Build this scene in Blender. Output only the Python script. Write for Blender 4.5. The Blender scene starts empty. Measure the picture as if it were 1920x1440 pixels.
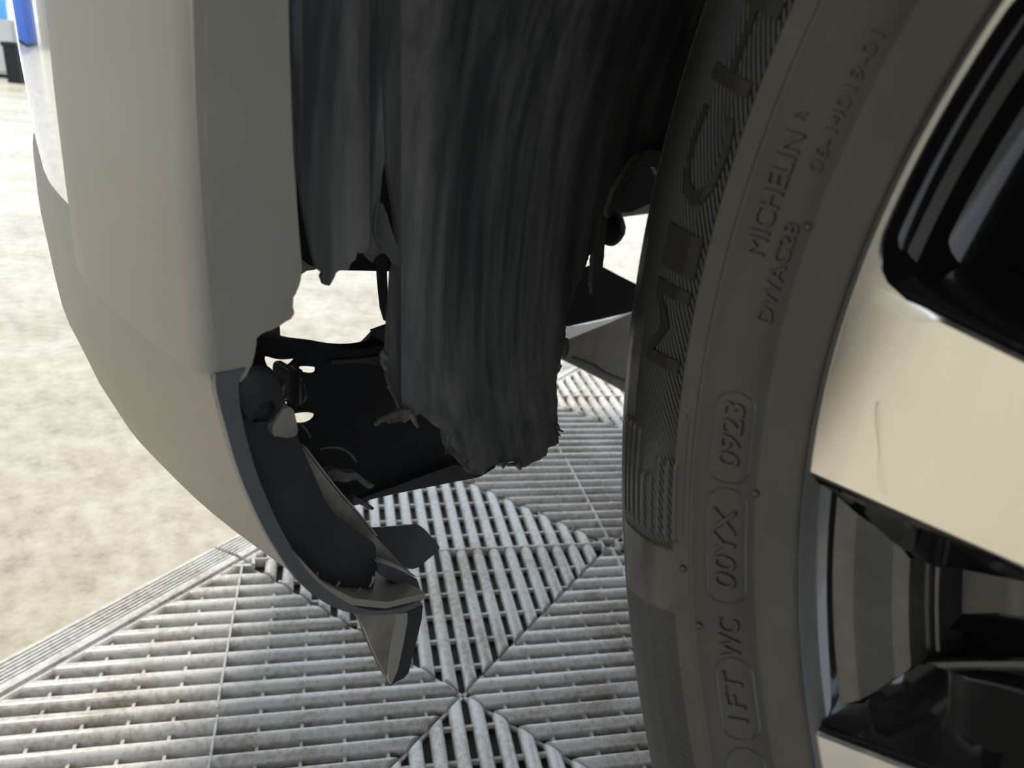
import bpy, bmesh, math, random
from mathutils import Vector, Matrix, geometry
random.seed(7)
SC = bpy.context.scene
COL = SC.collection
rad = math.radians
V = Vector

# ------------------------------------------------------------------ camera, world, sun, exposure
F = 1443.0
RC = ((0.99457417, 0.0414897, 0.09539828), (0.10402994, -0.39666066, -0.91205158), (0.0, 0.91702722, -0.39882462))
EYE = V((0, 0, 0.73494))
cam_d = bpy.data.cameras.new('camera')
cam = bpy.data.objects.new('camera', cam_d)
COL.objects.link(cam)
Xc, Yc, Zc = V(RC[0]), -V(RC[1]), -V(RC[2])
m = Matrix((Xc, Yc, Zc)).transposed().to_4x4()
m.translation = EYE
cam.matrix_world = m
cam_d.sensor_width = 36.0
cam_d.lens = F / 1920 * 36.0
cam_d.clip_start = 0.02
cam_d.clip_end = 200
cam_d.dof.use_dof = True
cam_d.dof.focus_distance = 0.46
cam_d.dof.aperture_fstop = 13.0
SC.camera = cam

world = bpy.data.worlds.new('sky')
SC.world = world
world.use_nodes = True
bg = world.node_tree.nodes['Background']
bg.inputs['Color'].default_value = (0.78, 0.89, 1.0, 1)
bg.inputs['Strength'].default_value = 1.25

sun_d = bpy.data.lights.new('sun', 'SUN')
sun_d.energy = 2.2
sun_d.angle = rad(1.2)
sun_d.color = (1.0, 0.92, 0.78)
sun = bpy.data.objects.new('sun', sun_d)
COL.objects.link(sun)
SUN_DIR = V((-0.62, 0.30, 0.72)).normalized()
sun.rotation_euler = SUN_DIR.to_track_quat('Z', 'Y').to_euler()

lamp_d = bpy.data.lights.new('fill_light', 'AREA')  # added bluish fill for rear-facing surfaces, no visible fixture
lamp_d.shape = 'RECTANGLE'
lamp_d.size, lamp_d.size_y = 1.4, 0.25
lamp_d.energy = 7
lamp_d.color = (0.66, 0.82, 1.0)
lamp = bpy.data.objects.new('fill_light', lamp_d)
COL.objects.link(lamp)
lamp.location = (1.5, -1.5, 2.55)

vs = SC.view_settings
SC.display_settings.display_device = 'sRGB'
vs.view_transform = 'Standard'
vs.look = 'None'
vs.exposure = 0.65
vs.gamma = 1.0
vs.use_curve_mapping = False

# ------------------------------------------------------------------ frames of reference
def ray(x, y):
    c = ((x - 960) / F, (y - 720) / F, 1.0)
    return V([sum(RC[r][i] * c[r] for r in range(3)) for i in range(3)])

HUB = V((0.2127, 0.0044, 0.6606))                    # wheel centre
PHI = rad(138.0)                                     # heading of the car
FWD = V((math.cos(PHI), math.sin(PHI), 0))
INN = V((math.sin(PHI), -math.cos(PHI), 0))
UP = V((0, 0, 1))
def car(s, k, z):                                    # s ahead of the wheel centre, k towards the car's middle, z above the floor
    return V((HUB.x, HUB.y, 0)) + FWD * s + INN * k + UP * z
ES = (EYE - HUB).dot(FWD); EK = (EYE - HUB).dot(INN)

def on_surf(S, it=8, w=None):                        # S(k,z)->s : where the line of sight through (x,y) meets that surface
    def f(x, y):
        d = ray(x, y); s = 0.40; dw = w(x, y) if w else 0.0
        for _ in range(it):
            t = (s - ES) / d.dot(FWD)
            k = EK + t * d.dot(INN); z = EYE.z + t * d.z
            s = S(k, z) + dw
        t = (s - ES) / d.dot(FWD)
        return car(s, EK + t * d.dot(INN), EYE.z + t * d.z)
    return f
def at_s(s0, dk=0.0, dz=0.0, w=None):
    return on_surf(lambda k, z: s0 + dk * k + dz * (z - 0.6), 6, w)

# wheel frame (the front wheel is steered)
PSI = 1.0832
WN = V((-math.sin(PSI), -math.cos(PSI), 0))          # outward
WA = V((math.cos(PSI), -math.sin(PSI), 0))           # rearward
def wpt(r, th, o):
    return HUB + WN * o + (WA * math.cos(th) + UP * math.sin(th)) * r

# ------------------------------------------------------------------ materials
def new_mat(name):
    mt = bpy.data.materials.new(name)
    mt.use_nodes = True
    nt = mt.node_tree
    return mt, nt, nt.nodes['Principled BSDF']
def N(nt, typ, **kw):
    n = nt.nodes.new(typ)
    for k_, v_ in kw.items():
        if k_ in n.inputs: n.inputs[k_].default_value = v_
        else: setattr(n, k_, v_)
    return n
def coords(nt, scale=(1, 1, 1), kind='Object', rot=(0, 0, 0)):
    tc = N(nt, 'ShaderNodeTexCoord'); mp = N(nt, 'ShaderNodeMapping')
    mp.inputs['Scale'].default_value = scale
    mp.inputs['Rotation'].default_value = rot
    nt.links.new(tc.outputs[kind], mp.inputs['Vector'])
    return mp.outputs['Vector']
def noise(nt, vec, scale, detail=4, rough=0.6):
    n = N(nt, 'ShaderNodeTexNoise'); n.inputs['Scale'].default_value = scale
    n.inputs['Detail'].default_value = detail; n.inputs['Roughness'].default_value = rough
    nt.links.new(vec, n.inputs['Vector'])
    return n.outputs['Fac']
def ramp(nt, fac, stops):
    r = N(nt, 'ShaderNodeValToRGB'); e = r.color_ramp.elements
    while len(e) > 1: e.remove(e[-1])
    e[0].position = stops[0][0]; e[0].color = (*stops[0][1], 1)
    for p_, c_ in stops[1:]:
        q = e.new(p_); q.color = (*c_, 1)
    nt.links.new(fac, r.inputs['Fac'])
    return r.outputs['Color']
def bump(nt, bs, fac, strength, dist):
    b = N(nt, 'ShaderNodeBump'); b.inputs['Strength'].default_value = strength
    b.inputs['Distance'].default_value = dist
    nt.links.new(fac, b.inputs['Height'])
    nt.links.new(b.outputs['Normal'], bs.inputs['Normal'])
    return b
def simple(name, col, rough=0.5, metal=0.0, var=0.15, nscale=30, bscale=0, bstr=0.3, bdist=0.0005, coat=0.0, spec=0.5):
    mt, nt, bs = new_mat(name)
    v = coords(nt)
    c0 = tuple(max(0, c * (1 - var)) for c in col); c1 = tuple(min(1, c * (1 + var)) for c in col)
    nt.links.new(ramp(nt, noise(nt, v, nscale), [(0.3, c0), (0.7, c1)]), bs.inputs['Base Color'])
    bs.inputs['Roughness'].default_value = rough
    bs.inputs['Metallic'].default_value = metal
    bs.inputs['Coat Weight'].default_value = coat
    bs.inputs['Coat Roughness'].default_value = 0.03
    bs.inputs['Specular IOR Level'].default_value = spec
    if bscale: bump(nt, bs, noise(nt, v, bscale, 2), bstr, bdist)
    return mt

M = {}
M['trim'] = simple('grained_grey_plastic', (0.37, 0.338, 0.29), 0.54, var=0.05, nscale=14, spec=0.3, bscale=2600, bstr=0.25, bdist=0.0002)
M['trim_lower'] = simple('grained_grey_plastic_lower', (0.33, 0.298, 0.25), 0.54, var=0.05, nscale=14, spec=0.3, bscale=2600, bstr=0.25, bdist=0.0002)
M['paint'] = simple('silver_beige_paint', (0.40, 0.385, 0.36), 0.12, metal=0.7, var=0.02, nscale=4, coat=1.0)
M['black_plastic'] = simple('black_plastic', (0.009, 0.010, 0.013), 0.55, spec=0.3, var=0.3, nscale=25, bscale=500, bstr=0.15)
M['dark_plastic'] = simple('charcoal_plastic', (0.030, 0.031, 0.034), 0.58, var=0.25, nscale=22, bscale=700, bstr=0.15)
M['dusty'] = simple('dusty_plastic', (0.27, 0.24, 0.20), 0.7, var=0.3, nscale=60, bscale=400, bstr=0.3)
M['dust_shield'] = simple('dusty_grey_shield', (0.15, 0.128, 0.098), 0.75, var=0.2, nscale=30, bscale=300, bstr=0.3)
M['metal_edge'] = simple('bare_bracket', (0.45, 0.45, 0.46), 0.4, metal=0.8)
M['torn'] = simple('torn_plastic_edge', (0.10, 0.097, 0.09), 0.65, var=0.4, nscale=300, bscale=900, bstr=0.5)
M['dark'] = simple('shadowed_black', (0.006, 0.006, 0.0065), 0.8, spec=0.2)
M['gloss_black'] = simple('gloss_black_paint', (0.010, 0.010, 0.011), 0.09, var=0.2, coat=1.0)
M['gloss_soft'] = simple('gloss_black_paint_lighter', (0.065, 0.062, 0.057), 0.22, var=0.4, nscale=40, coat=0.6)
M['brake'] = simple('cast_iron', (0.05, 0.048, 0.045), 0.6, metal=0.3)
M['blue'] = simple('blue_plastic', (0.03, 0.13, 0.55), 0.4)
M['cream'] = simple('cream_painted_wood', (0.62, 0.55, 0.42), 0.6)
M['wall'] = simple('painted_block_wall', (0.30, 0.31, 0.33), 0.8, var=0.08, nscale=3)
M['sky_blue'] = simple('light_blue_plastic', (0.10, 0.42, 0.90), 0.35)
M['gap_shade'] = simple('gap_shade_dark', (0.035, 0.033, 0.028), 0.8, var=0.5, nscale=60)  # dark tone standing in for shade between the ribs
M['alloy_stain'] = simple('dull_streak_on_alloy', (0.785, 0.75, 0.69), 0.24, metal=1.0, var=0.05)
M['rail'] = simple('scuffed_slate_plastic', (0.065, 0.070, 0.080), 0.55, var=0.3, nscale=120)
M['flange'] = simple('shaded_grey_plastic', (0.125, 0.130, 0.140), 0.5, var=0.08, nscale=40)  # same plastic as the lower bumper, shade painted in as a darker bluish tone
M['sky_block'] = simple('sky_block_cream', (0.66, 0.60, 0.50), 0.9, var=0.06, nscale=1.5)  # for the added wall that blocks low sky and bounces light
M['wall_pale'] = simple('pale_grey_steel', (0.50, 0.50, 0.48), 0.5, var=0.1, nscale=6)
M['ceil'] = simple('ceiling_board', (0.30, 0.30, 0.30), 0.9, var=0.05, nscale=2)

# machined spoke faces: bare metal, finely turned
mt, nt, bs = new_mat('machined_alloy'); M['alloy'] = mt
v = coords(nt)
nt.links.new(ramp(nt, noise(nt, v, 9), [(0.3, (0.82, 0.785, 0.73)), (0.7, (0.87, 0.845, 0.79))]), bs.inputs['Base Color'])
bs.inputs['Metallic'].default_value = 1.0
nt.links.new(ramp(nt, noise(nt, coords(nt, (30, 30, 4)), 6, 3), [(0.3, (0.20,) * 3), (0.75, (0.27,) * 3)]), bs.inputs['Roughness'])

# wheel-arch liner: worn black plastic with scrapes running along the tyre's path
def liner_mat(name, base, light):
    mt, nt, bs = new_mat(name)
    va = coords(nt, (1, 1, 0.045))
    streak = noise(nt, va, 120, 5, 0.65)
    patch = noise(nt, coords(nt, (1, 1, 0.25)), 16, 3, 0.5)
    mul = N(nt, 'ShaderNodeMath', operation='MULTIPLY'); mul.inputs[1].default_value = 1.9
    nt.links.new(streak, mul.inputs[0])
    mul2 = N(nt, 'ShaderNodeMath', operation='MULTIPLY')
    nt.links.new(mul.outputs[0], mul2.inputs[0]); nt.links.new(patch, mul2.inputs[1])
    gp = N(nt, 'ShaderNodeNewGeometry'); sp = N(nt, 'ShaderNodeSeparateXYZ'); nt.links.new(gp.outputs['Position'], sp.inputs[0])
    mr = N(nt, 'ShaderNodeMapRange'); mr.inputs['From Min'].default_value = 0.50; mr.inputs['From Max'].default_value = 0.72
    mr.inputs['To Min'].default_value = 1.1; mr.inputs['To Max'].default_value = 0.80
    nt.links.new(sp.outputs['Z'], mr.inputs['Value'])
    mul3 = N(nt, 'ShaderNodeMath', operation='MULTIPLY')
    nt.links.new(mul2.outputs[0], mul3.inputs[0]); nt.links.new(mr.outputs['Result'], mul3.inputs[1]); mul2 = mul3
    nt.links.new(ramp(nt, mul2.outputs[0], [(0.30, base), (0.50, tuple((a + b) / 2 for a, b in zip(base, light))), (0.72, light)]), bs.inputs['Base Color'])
    nt.links.new(ramp(nt, streak, [(0.3, (0.45,) * 3), (0.7, (0.70,) * 3)]), bs.inputs['Roughness'])
    bump(nt, bs, streak, 0.2, 0.0008)
    return mt
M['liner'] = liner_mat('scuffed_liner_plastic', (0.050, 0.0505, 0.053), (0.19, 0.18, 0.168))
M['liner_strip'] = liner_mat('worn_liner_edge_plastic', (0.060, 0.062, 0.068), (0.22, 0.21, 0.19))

# tyre rubber
def rubber(name, hatch, tone=1.0):
    mt, nt, bs = new_mat(name)
    v = coords(nt)
    nt.links.new(ramp(nt, noise(nt, v, 22, 5), [(0.35, (0.046 * tone, 0.042 * tone, 0.036 * tone)), (0.70, (0.068 * tone, 0.061 * tone, 0.052 * tone))]), bs.inputs['Base Color'])
    bs.inputs['Roughness'].default_value = 0.33
    if hatch:
        uv = N(nt, 'ShaderNodeUVMap', uv_map='UVMap')
        mp = N(nt, 'ShaderNodeMapping'); mp.inputs['Rotation'].default_value = (0, 0, rad(28))
        nt.links.new(uv.outputs['UV'], mp.inputs['Vector'])
        w = N(nt, 'ShaderNodeTexWave'); w.inputs['Scale'].default_value = 170.0
        w.bands_direction = 'Y'
        nt.links.new(mp.outputs['Vector'], w.inputs['Vector'])
        bump(nt, bs, w.outputs['Fac'], 0.8, 0.0007)
    else:
        bump(nt, bs, noise(nt, v, 700, 2), 0.12, 0.0002)
    return mt
M['rubber'] = rubber('tyre_rubber', False)
M['hatched'] = rubber('tyre_rubber_hatched', True, 0.5)  # outer band: same rubber with shade painted into a darker base colour
M['rubber_dark'] = rubber('tyre_rubber_shaded', False, 0.55)  # same rubber again, darkened to match the band's painted shade

# floor tiles: grey plastic, sandy dirt, worn
mt, nt, bs = new_mat('grey_tile_plastic'); M['tile'] = mt
tc = N(nt, 'ShaderNodeNewGeometry')
big = noise(nt, tc.outputs['Position'], 9, 5, 0.65)
fine = noise(nt, tc.outputs['Position'], 130, 4, 0.7)
mx = N(nt, 'ShaderNodeMath', operation='MULTIPLY'); nt.links.new(big, mx.inputs[0]); nt.links.new(fine, mx.inputs[1])
nt.links.new(ramp(nt, mx.outputs[0], [(0.13, (0.32, 0.265, 0.21)), (0.20, (0.47, 0.435, 0.395)), (0.29, (0.62, 0.61, 0.59))]), bs.inputs['Base Color'])
bs.inputs['Roughness'].default_value = 0.28
bump(nt, bs, noise(nt, tc.outputs['Position'], 260, 3), 0.15, 0.0008)

# concrete slab
mt, nt, bs = new_mat('stained_concrete'); M['concrete'] = mt
g = N(nt, 'ShaderNodeNewGeometry')
n1 = noise(nt, g.outputs['Position'], 3.2, 8, 0.68); n2 = noise(nt, g.outputs['Position'], 26, 5, 0.7)
mx = N(nt, 'ShaderNodeMath', operation='MULTIPLY'); nt.links.new(n1, mx.inputs[0]); nt.links.new(n2, mx.inputs[1])
nt.links.new(ramp(nt, mx.outputs[0], [(0.12, (0.27, 0.22, 0.155)), (0.19, (0.40, 0.345, 0.255)), (0.25, (0.48, 0.425, 0.33)), (0.36, (0.58, 0.54, 0.46))]), bs.inputs['Base Color'])
bs.inputs['Roughness'].default_value = 0.33
bump(nt, bs, n2, 0.25, 0.003)

# ------------------------------------------------------------------ object helpers
WLOC = {}
def obj(name, verts, faces, mat, parent=None, smooth=True, ang=35, loc=None, mats=None, midx=None):
    me = bpy.data.meshes.new(name)
    base = V((0, 0, 0)) if parent is None else WLOC.get(parent.name, V((0, 0, 0)))
    org = base if loc is None else V(loc)
    me.from_pydata([tuple(V(p) - org) for p in verts], [], [tuple(f) for f in faces])
    me.update()
    for mm in (mats or [mat]): me.materials.append(M[mm] if isinstance(mm, str) else mm)
    if midx: me.polygons.foreach_set('material_index', midx)
    o = bpy.data.objects.new(name, me)
    COL.objects.link(o)
    if parent is not None:
        o.parent = parent
        o.location = org - base
    else:
        o.location = org
    WLOC[o.name] = org
    if smooth:
        me.polygons.foreach_set('use_smooth', [True] * len(me.polygons))
        me.set_sharp_from_angle(angle=rad(ang))
    return o
def fixn(o):
    b = bmesh.new(); b.from_mesh(o.data)
    bmesh.ops.recalc_face_normals(b, faces=b.faces)
    b.to_mesh(o.data); b.free()
    return o
def empty(name, loc, label, cat):
    e = bpy.data.objects.new(name, None); COL.objects.link(e)
    e.location = loc; e['label'] = label; e['category'] = cat
    e.empty_display_size = 0.05
    WLOC[e.name] = V(loc)
    return e
def box(verts, faces, c, h, ax=(V((1, 0, 0)), V((0, 1, 0)), V((0, 0, 1)))):
    b0 = len(verts)
    for sx, sy, sz in ((-1, -1, -1), (1, -1, -1), (1, 1, -1), (-1, 1, -1), (-1, -1, 1), (1, -1, 1), (1, 1, 1), (-1, 1, 1)):
        verts.append(V(c) + ax[0] * sx * h[0] + ax[1] * sy * h[1] + ax[2] * sz * h[2])
    for f in ((0, 3, 2, 1), (4, 5, 6, 7), (0, 1, 5, 4), (1, 2, 6, 5), (2, 3, 7, 6), (3, 0, 4, 7)):
        faces.append([b0 + i for i in f])
def grid(verts, faces, rows, closed=False):
    b0 = len(verts); w = len(rows[0])
    for r in rows: verts.extend(r)
    for i in range(len(rows) - 1):
        for j in range(w - (0 if closed else 1)):
            j2 = (j + 1) % w
            faces.append((b0 + i * w + j, b0 + i * w + j2, b0 + (i + 1) * w + j2, b0 + (i + 1) * w + j))
def thick_grid(rows, off):
    """A sheet of points and its back, offset by off(i,j), closed round its rim."""
    vv, ff = [], []
    n, w = len(rows), len(rows[0])
    grid(vv, ff, rows)
    nb = len(vv)
    for i in range(n):
        for j in range(w):
            vv.append(rows[i][j] + off(i, j))
    for f in list(ff): ff.append(tuple(nb + q for q in reversed(f)))
    ring = [j for j in range(w)] + [i * w + w - 1 for i in range(1, n)] + [(n - 1) * w + j for j in range(w - 2, -1, -1)] + [i * w for i in range(n - 2, 0, -1)]
    for a, b in zip(ring, ring[1:] + ring[:1]): ff.append((b, a, nb + a, nb + b))
    return vv, ff
def inside(p, poly):
    x, y = p; c = False; n = len(poly); j = n - 1
    for i in range(n):
        xi, yi = poly[i]; xj, yj = poly[j]
        if (yi > y) != (yj > y) and x < (xj - xi) * (y - yi) / (yj - yi) + xi: c = not c
        j = i
    return c
def densify(poly, step):
    out = []
    for a, b in zip(poly, poly[1:] + poly[:1]):
        n = max(1, int(math.hypot(b[0] - a[0], b[1] - a[1]) / step))
        for i in range(n): out.append((a[0] + (b[0] - a[0]) * i / n, a[1] + (b[1] - a[1]) * i / n))
    return out
def chaikin(pl, closed=True, n=2):
    for _ in range(n):
        out = []
        prs = list(zip(pl, pl[1:] + (pl[:1] if closed else [])))
        for a, b in prs:
            out += [(a[0] * .75 + b[0] * .25, a[1] * .75 + b[1] * .25), (a[0] * .25 + b[0] * .75, a[1] * .25 + b[1] * .75)]
        if not closed: out = [pl[0]] + out + [pl[-1]]
        pl = out
    return pl
def jag(pts, amp, step=5):
    """Roughen an open torn edge."""
    out = [pts[0]]
    for a, b in zip(pts, pts[1:]):
        L = math.hypot(b[0] - a[0], b[1] - a[1]); n = max(1, int(L / step))
        nx, ny = -(b[1] - a[1]) / (L + 1e-6), (b[0] - a[0]) / (L + 1e-6)
        for i in range(1, n + 1):
            t = i / n; d = random.uniform(-amp, amp) if i < n else 0
            if random.random() < 0.06 and i < n: d *= 2.6
            out.append((a[0] + (b[0] - a[0]) * t + nx * d, a[1] + (b[1] - a[1]) * t + ny * d))
    return out
def panel(name, outline, surf, off, mat, parent, holes=(), step=16, inner=26, wave=None, edge_mat=None, soft=False):
    """A sheet of real thickness cut to an outline and lying on a curved surface."""
    if soft: outline = chaikin(list(outline)); holes = [chaikin(list(h)) for h in holes]
    rings = [densify(list(outline), step)] + [densify(list(h), 6) for h in holes]
    pts, edges = [], []
    for r_ in rings:
        b0 = len(pts); pts += r_
        edges += [(b0 + i, b0 + (i + 1) % len(r_)) for i in range(len(r_))]
    xs = [p[0] for p in rings[0]]; ys = [p[1] for p in rings[0]]
    y = min(ys) + inner / 2
    while y < max(ys):
        x = min(xs) + inner / 2
        while x < max(xs):
            if inside((x, y), rings[0]) and not any(inside((x, y), h) for h in rings[1:]):
                if min((x - p[0]) ** 2 + (y - p[1]) ** 2 for p in pts[:sum(len(r) for r in rings)]) > (inner * 0.35) ** 2:
                    pts.append((x, y))
            x += inner
        y += inner
    vv, ee, ff, *_ = geometry.delaunay_2d_cdt([V(p) for p in pts], edges, [], 0, 1e-4)
    tris = []
    for f in ff:
        c = (sum(vv[i].x for i in f) / 3, sum(vv[i].y for i in f) / 3)
        if inside(c, rings[0]) and not any(inside(c, h) for h in rings[1:]): tris.append(tuple(f))
    P = [surf(p.x, p.y) for p in vv]
    if wave: P = [wave(p, q.x, q.y) for p, q in zip(P, vv)]
    n = len(P)
    O = off if callable(off) else (lambda p: off)
    P2 = P + [p + O(p) for p in P]
    faces = list(tris) + [tuple(n + i for i in reversed(f)) for f in tris]
    cnt = {}
    for f in tris:
        for a, b in zip(f, f[1:] + f[:1]): cnt[(a, b)] = 1
    midx = [0] * len(faces)
    for (a, b) in cnt:
        if (b, a) not in cnt:
            faces.append((b, a, n + a, n + b)); midx.append(1 if edge_mat else 0)
    return fixn(obj(name, P2, faces, mat, parent, ang=40, mats=[mat, edge_mat] if edge_mat else None, midx=midx if edge_mat else None))
def tube(name, pts, r, mat, parent, seg=10):
    vv, ff = [], []
    rows = []
    for i, p in enumerate(pts):
        d = (pts[min(i + 1, len(pts) - 1)] - pts[max(i - 1, 0)]).normalized()
        a = d.cross(UP if abs(d.z) < 0.9 else V((1, 0, 0))).normalized(); b = d.cross(a)
        rr = r(i / (len(pts) - 1)) if callable(r) else r
        rows.append([p + (a * math.cos(2 * math.pi * j / seg) + b * math.sin(2 * math.pi * j / seg)) * rr for j in range(seg)])
    grid(vv, ff, rows, True)
    ff.append(tuple(range(seg))); ff.append(tuple(len(vv) - 1 - j for j in range(seg)))
    return fixn(obj(name, vv, ff, mat, parent))

# ------------------------------------------------------------------ the setting
def structure(name, vv, ff, mat):
    o = obj(name, vv, ff, mat, smooth=False); o['kind'] = 'structure'; return o
vv, ff = [], []
box(vv, ff, (0, 6, -0.06), (22, 18, 0.06)); structure('floor', vv, ff, 'concrete')
HC = 2.7
XE = -0.30 + SUN_DIR.x / SUN_DIR.z * HC               # the roof's left edge: its shadow line falls beside the car
YE = 1.55 + SUN_DIR.y / SUN_DIR.z * HC
vv, ff = [], []
box(vv, ff, ((XE + 5.0) / 2, (YE - 4.0) / 2, HC + 0.06), ((5.0 - XE) / 2, (YE + 4.0) / 2, 0.06)); structure('ceiling', vv, ff, 'ceil')
vv, ff = [], []                                       # back wall, a wide opening added to let sky light onto the lip
box(vv, ff, ((XE + 0.2) / 2, -3.1, HC / 2), ((0.2 - XE) / 2, 0.1, HC / 2))
box(vv, ff, (4.2, -3.1, HC / 2), (0.8, 0.1, HC / 2))
box(vv, ff, (1.8, -3.1, HC - 0.2), (1.6, 0.1, 0.2))
structure('wall_back', vv, ff, 'wall')
vv, ff = [], []
box(vv, ff, (-7.2, -2.4, 1.9), (0.15, 4.6, 1.9)); structure('sky_block_wall', vv, ff, 'sky_block')  # unseen wall, added to block low sky and bounce light
vv, ff = [], []
box(vv, ff, (5.1, (YE - 4.2) / 2, HC / 2), (0.1, (YE + 4.2) / 2, HC / 2)); structure('wall_right', vv, ff, 'wall')

# ------------------------------------------------------------------ ribbed floor mat
T = 0.4; L = T * math.sqrt(2); PITCH = L / 22
MU = V((0.51400822, 0.85778526, 0)); MV = V((0.85778526, -0.51400822, 0)); MA = V((-0.36306301, 0.91468615, 0))
def mat_pt(a, b, z=0.0): return MA + MU * (a * T) + MV * (b * T) + UP * z
mat = empty('floor_mat', MA, 'pale grey ribbed interlocking plastic mat with a sloped edge, under the raised car', 'floor mat')
PROF = [(-0.0083, 0.001), (-0.0083, 0.0085), (-0.0071, 0.0122), (-0.0042, 0.0149), (0.0, 0.0158), (0.0042, 0.0149), (0.0071, 0.0122), (0.0083, 0.0085), (0.0083, 0.001)]
def rib_mesh(x0):
    vv, ff = [], []
    ys = []
    for sgn in (-1, 1):
        for inset in (0, 1):
            row = []
            for px, pz in PROF:
                e = L / 2 - abs(x0 + px) - 0.0012
                e = max(e, 0.003)
                if inset == 0: row.append(V((px, sgn * (e - 0.0038 * (pz / 0.0158) ** 3), pz if pz < 0.009 else pz - 0.0012)))
                else: row.append(V((px, sgn * max(e - 0.007, 0.002), pz)))
            ys.append(row)
    rows = [ys[0], ys[1], ys[3], ys[2]]
    grid(vv, ff, rows)
    n = len(PROF)
    ff.append(tuple(range(n))); ff.append(tuple(reversed(range(3 * n, 4 * n))))
    me = bpy.data.meshes.new('rib')
    me.from_pydata([tuple(p) for p in vv], [], ff); me.update()
    me.materials.append(M['tile'])
    me.polygons.foreach_set('use_smooth', [True] * len(me.polygons))
    me.set_sharp_from_angle(angle=rad(50))
    b = bmesh.new(); b.from_mesh(me); bmesh.ops.recalc_face_normals(b, faces=b.faces); b.to_mesh(me); b.free()
    return me
RIBS = []
for i in range(1, 21):
    x0 = -L / 2 + (i + 0.5) * PITCH
    RIBS.append((x0, rib_mesh(x0)))
# tile frame: edge walls, spine, low cross bars, corner loops
vv, ff = [], []
dx, dy = V((1, 0, 0)), V((0, 1, 0))
d1, d2 = V((1, 1, 0)).normalized(), V((1, -1, 0)).normalized()
for cx, cy, along, nrm in ((-L / 4, L / 4, d1, d2), (L / 4, L / 4, d2, d1), (L / 4, -L / 4, d1, d2), (-L / 4, -L / 4, d2, d1)):
    c = V((cx, cy, 0.0030)); c -= V((cx, cy, 0)).normalized() * 0.0010
    box(vv, ff, c, (T / 2 - 0.002, 0.0009, 0.0025), (along, nrm, UP))
for sx in (-1, 1):
    box(vv, ff, (sx * (L / 4 - 0.004), sx * 0.0011, 0.0082), (L / 4 - 0.010, 0.0012, 0.0079))
k = 1
y = 0.047
while y < L / 2 - 0.02:
    for sg in (-1, 1):
        box(vv, ff, (0, sg * y, 0.0055), (L / 2 - y - 0.004, 0.0018, 0.0032))
    y += 0.047
for sx in (-1, 1):
    box(vv, ff, (sx * (L / 2 - PITCH * 0.52), 0, 0.0075), (0.0023, PITCH * 0.52 + 0.0015, 0.0070))
FRAME = bpy.data.meshes.new('floor_tile')
FRAME.from_pydata([tuple(p) for p in vv], [], ff); FRAME.update(); FRAME.materials.append(M['tile'])
TILES = [(-1, 0), (0, 0), (1, 0), (-1, 1), (0, 1), (1, 1), (0, 2), (-1, 2), (-2, 0), (-2, 1), (2, 0), (2, 1)]
FULL = {(-1, 0), (0, 0), (1, 0), (0, 1), (1, 1), (-1, 1), (2, 0), (-2, 0)}
for (a, b) in TILES:
    P0 = (a, b) if (a + b) % 2 == 0 else (a, b + 1)
    P1 = (2 * a + 1 - P0[0], 2 * b + 1 - P0[1])
    q0, q1 = mat_pt(*P0), mat_pt(*P1)
    ang = math.atan2(q1.y - q0.y, q1.x - q0.x)
    ctr = (q0 + q1) / 2
    tl = bpy.data.objects.new('floor_tile', FRAME); COL.objects.link(tl); tl.parent = mat
    tl.location = ctr - MA; tl.rotation_euler = (0, 0, ang)
    if (a, b) in FULL:
        for x0, me in RIBS:
            r_ = bpy.data.objects.new('rib', me); COL.objects.link(r_); r_.parent = tl; r_.location = (x0, 0, 0)
    else:
        bm_ = bmesh.new()
        for x0, me in RIBS:
            n0 = len(bm_.verts); bm_.from_mesh(me); bm_.verts.ensure_lookup_table()
            for vtx in bm_.verts[n0:]: vtx.co.x += x0
        jm = bpy.data.meshes.new('ribs'); bm_.to_mesh(jm); bm_.free(); jm.materials.append(M['tile'])
        r_ = bpy.data.objects.new('ribs', jm); COL.objects.link(r_); r_.parent = tl; r_['kind'] = 'stuff'
vv, ff = [], []
box(vv, ff, (mat_pt(-2, 0) + mat_pt(3, 3)) / 2 + UP * 0.0005, (2.5 * T - 0.004, 1.5 * T - 0.004, 0.0005), (MU, MV, UP))
obj('gap_shade_sheet', vv, ff, 'gap_shade', mat, smooth=False)  # dark sheet added under the mat so the rib gaps look shaded
# sloped edge pieces with fine grooves, one per tile side
RP = [(0.006, 0.0), (0.006, 0.0120), (0.003, 0.0138), (-0.001, 0.0138), (-0.003, 0.0115), (-0.003, 0.006), (-0.0065, 0.006), (-0.0065, 0.0105), (-0.009, 0.0130), (-0.018, 0.0133), (-0.022, 0.0118)]
w0 = -0.022
for i in range(6):
    h = 0.0116 - i * 0.0013
    RP += [(w0 - 0.0004, h - 0.0028), (w0 - 0.0018, h - 0.0030), (w0 - 0.0026, h), (w0 - 0.0060, h - 0.0006), (w0 - 0.0070, h - 0.0014)]
    w0 -= 0.0074
RP += [(w0 - 0.004, 0.0012), (w0 - 0.006, 0.0)]
for a in (-2, -1, 0, 1, 2):
    vv, ff = [], []
    rows = []
    for t in (0.006, 0.5, 0.994):
        rows.append([mat_pt(a + t, 0, z) + MV * v_ for v_, z in RP])
    grid(vv, ff, rows)
    n = len(RP); ff.append(tuple(range(n))); ff.append(tuple(reversed(range(2 * n, 3 * n))))
    fixn(obj('edge_ramp', vv, ff, 'tile', mat, ang=30))

# ------------------------------------------------------------------ the car
CAR = empty('car', V((HUB.x, HUB.y, 0.2976)), 'silver-grey car raised off the floor, its front bumper corner and wheel-arch liner torn open', 'car')

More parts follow.
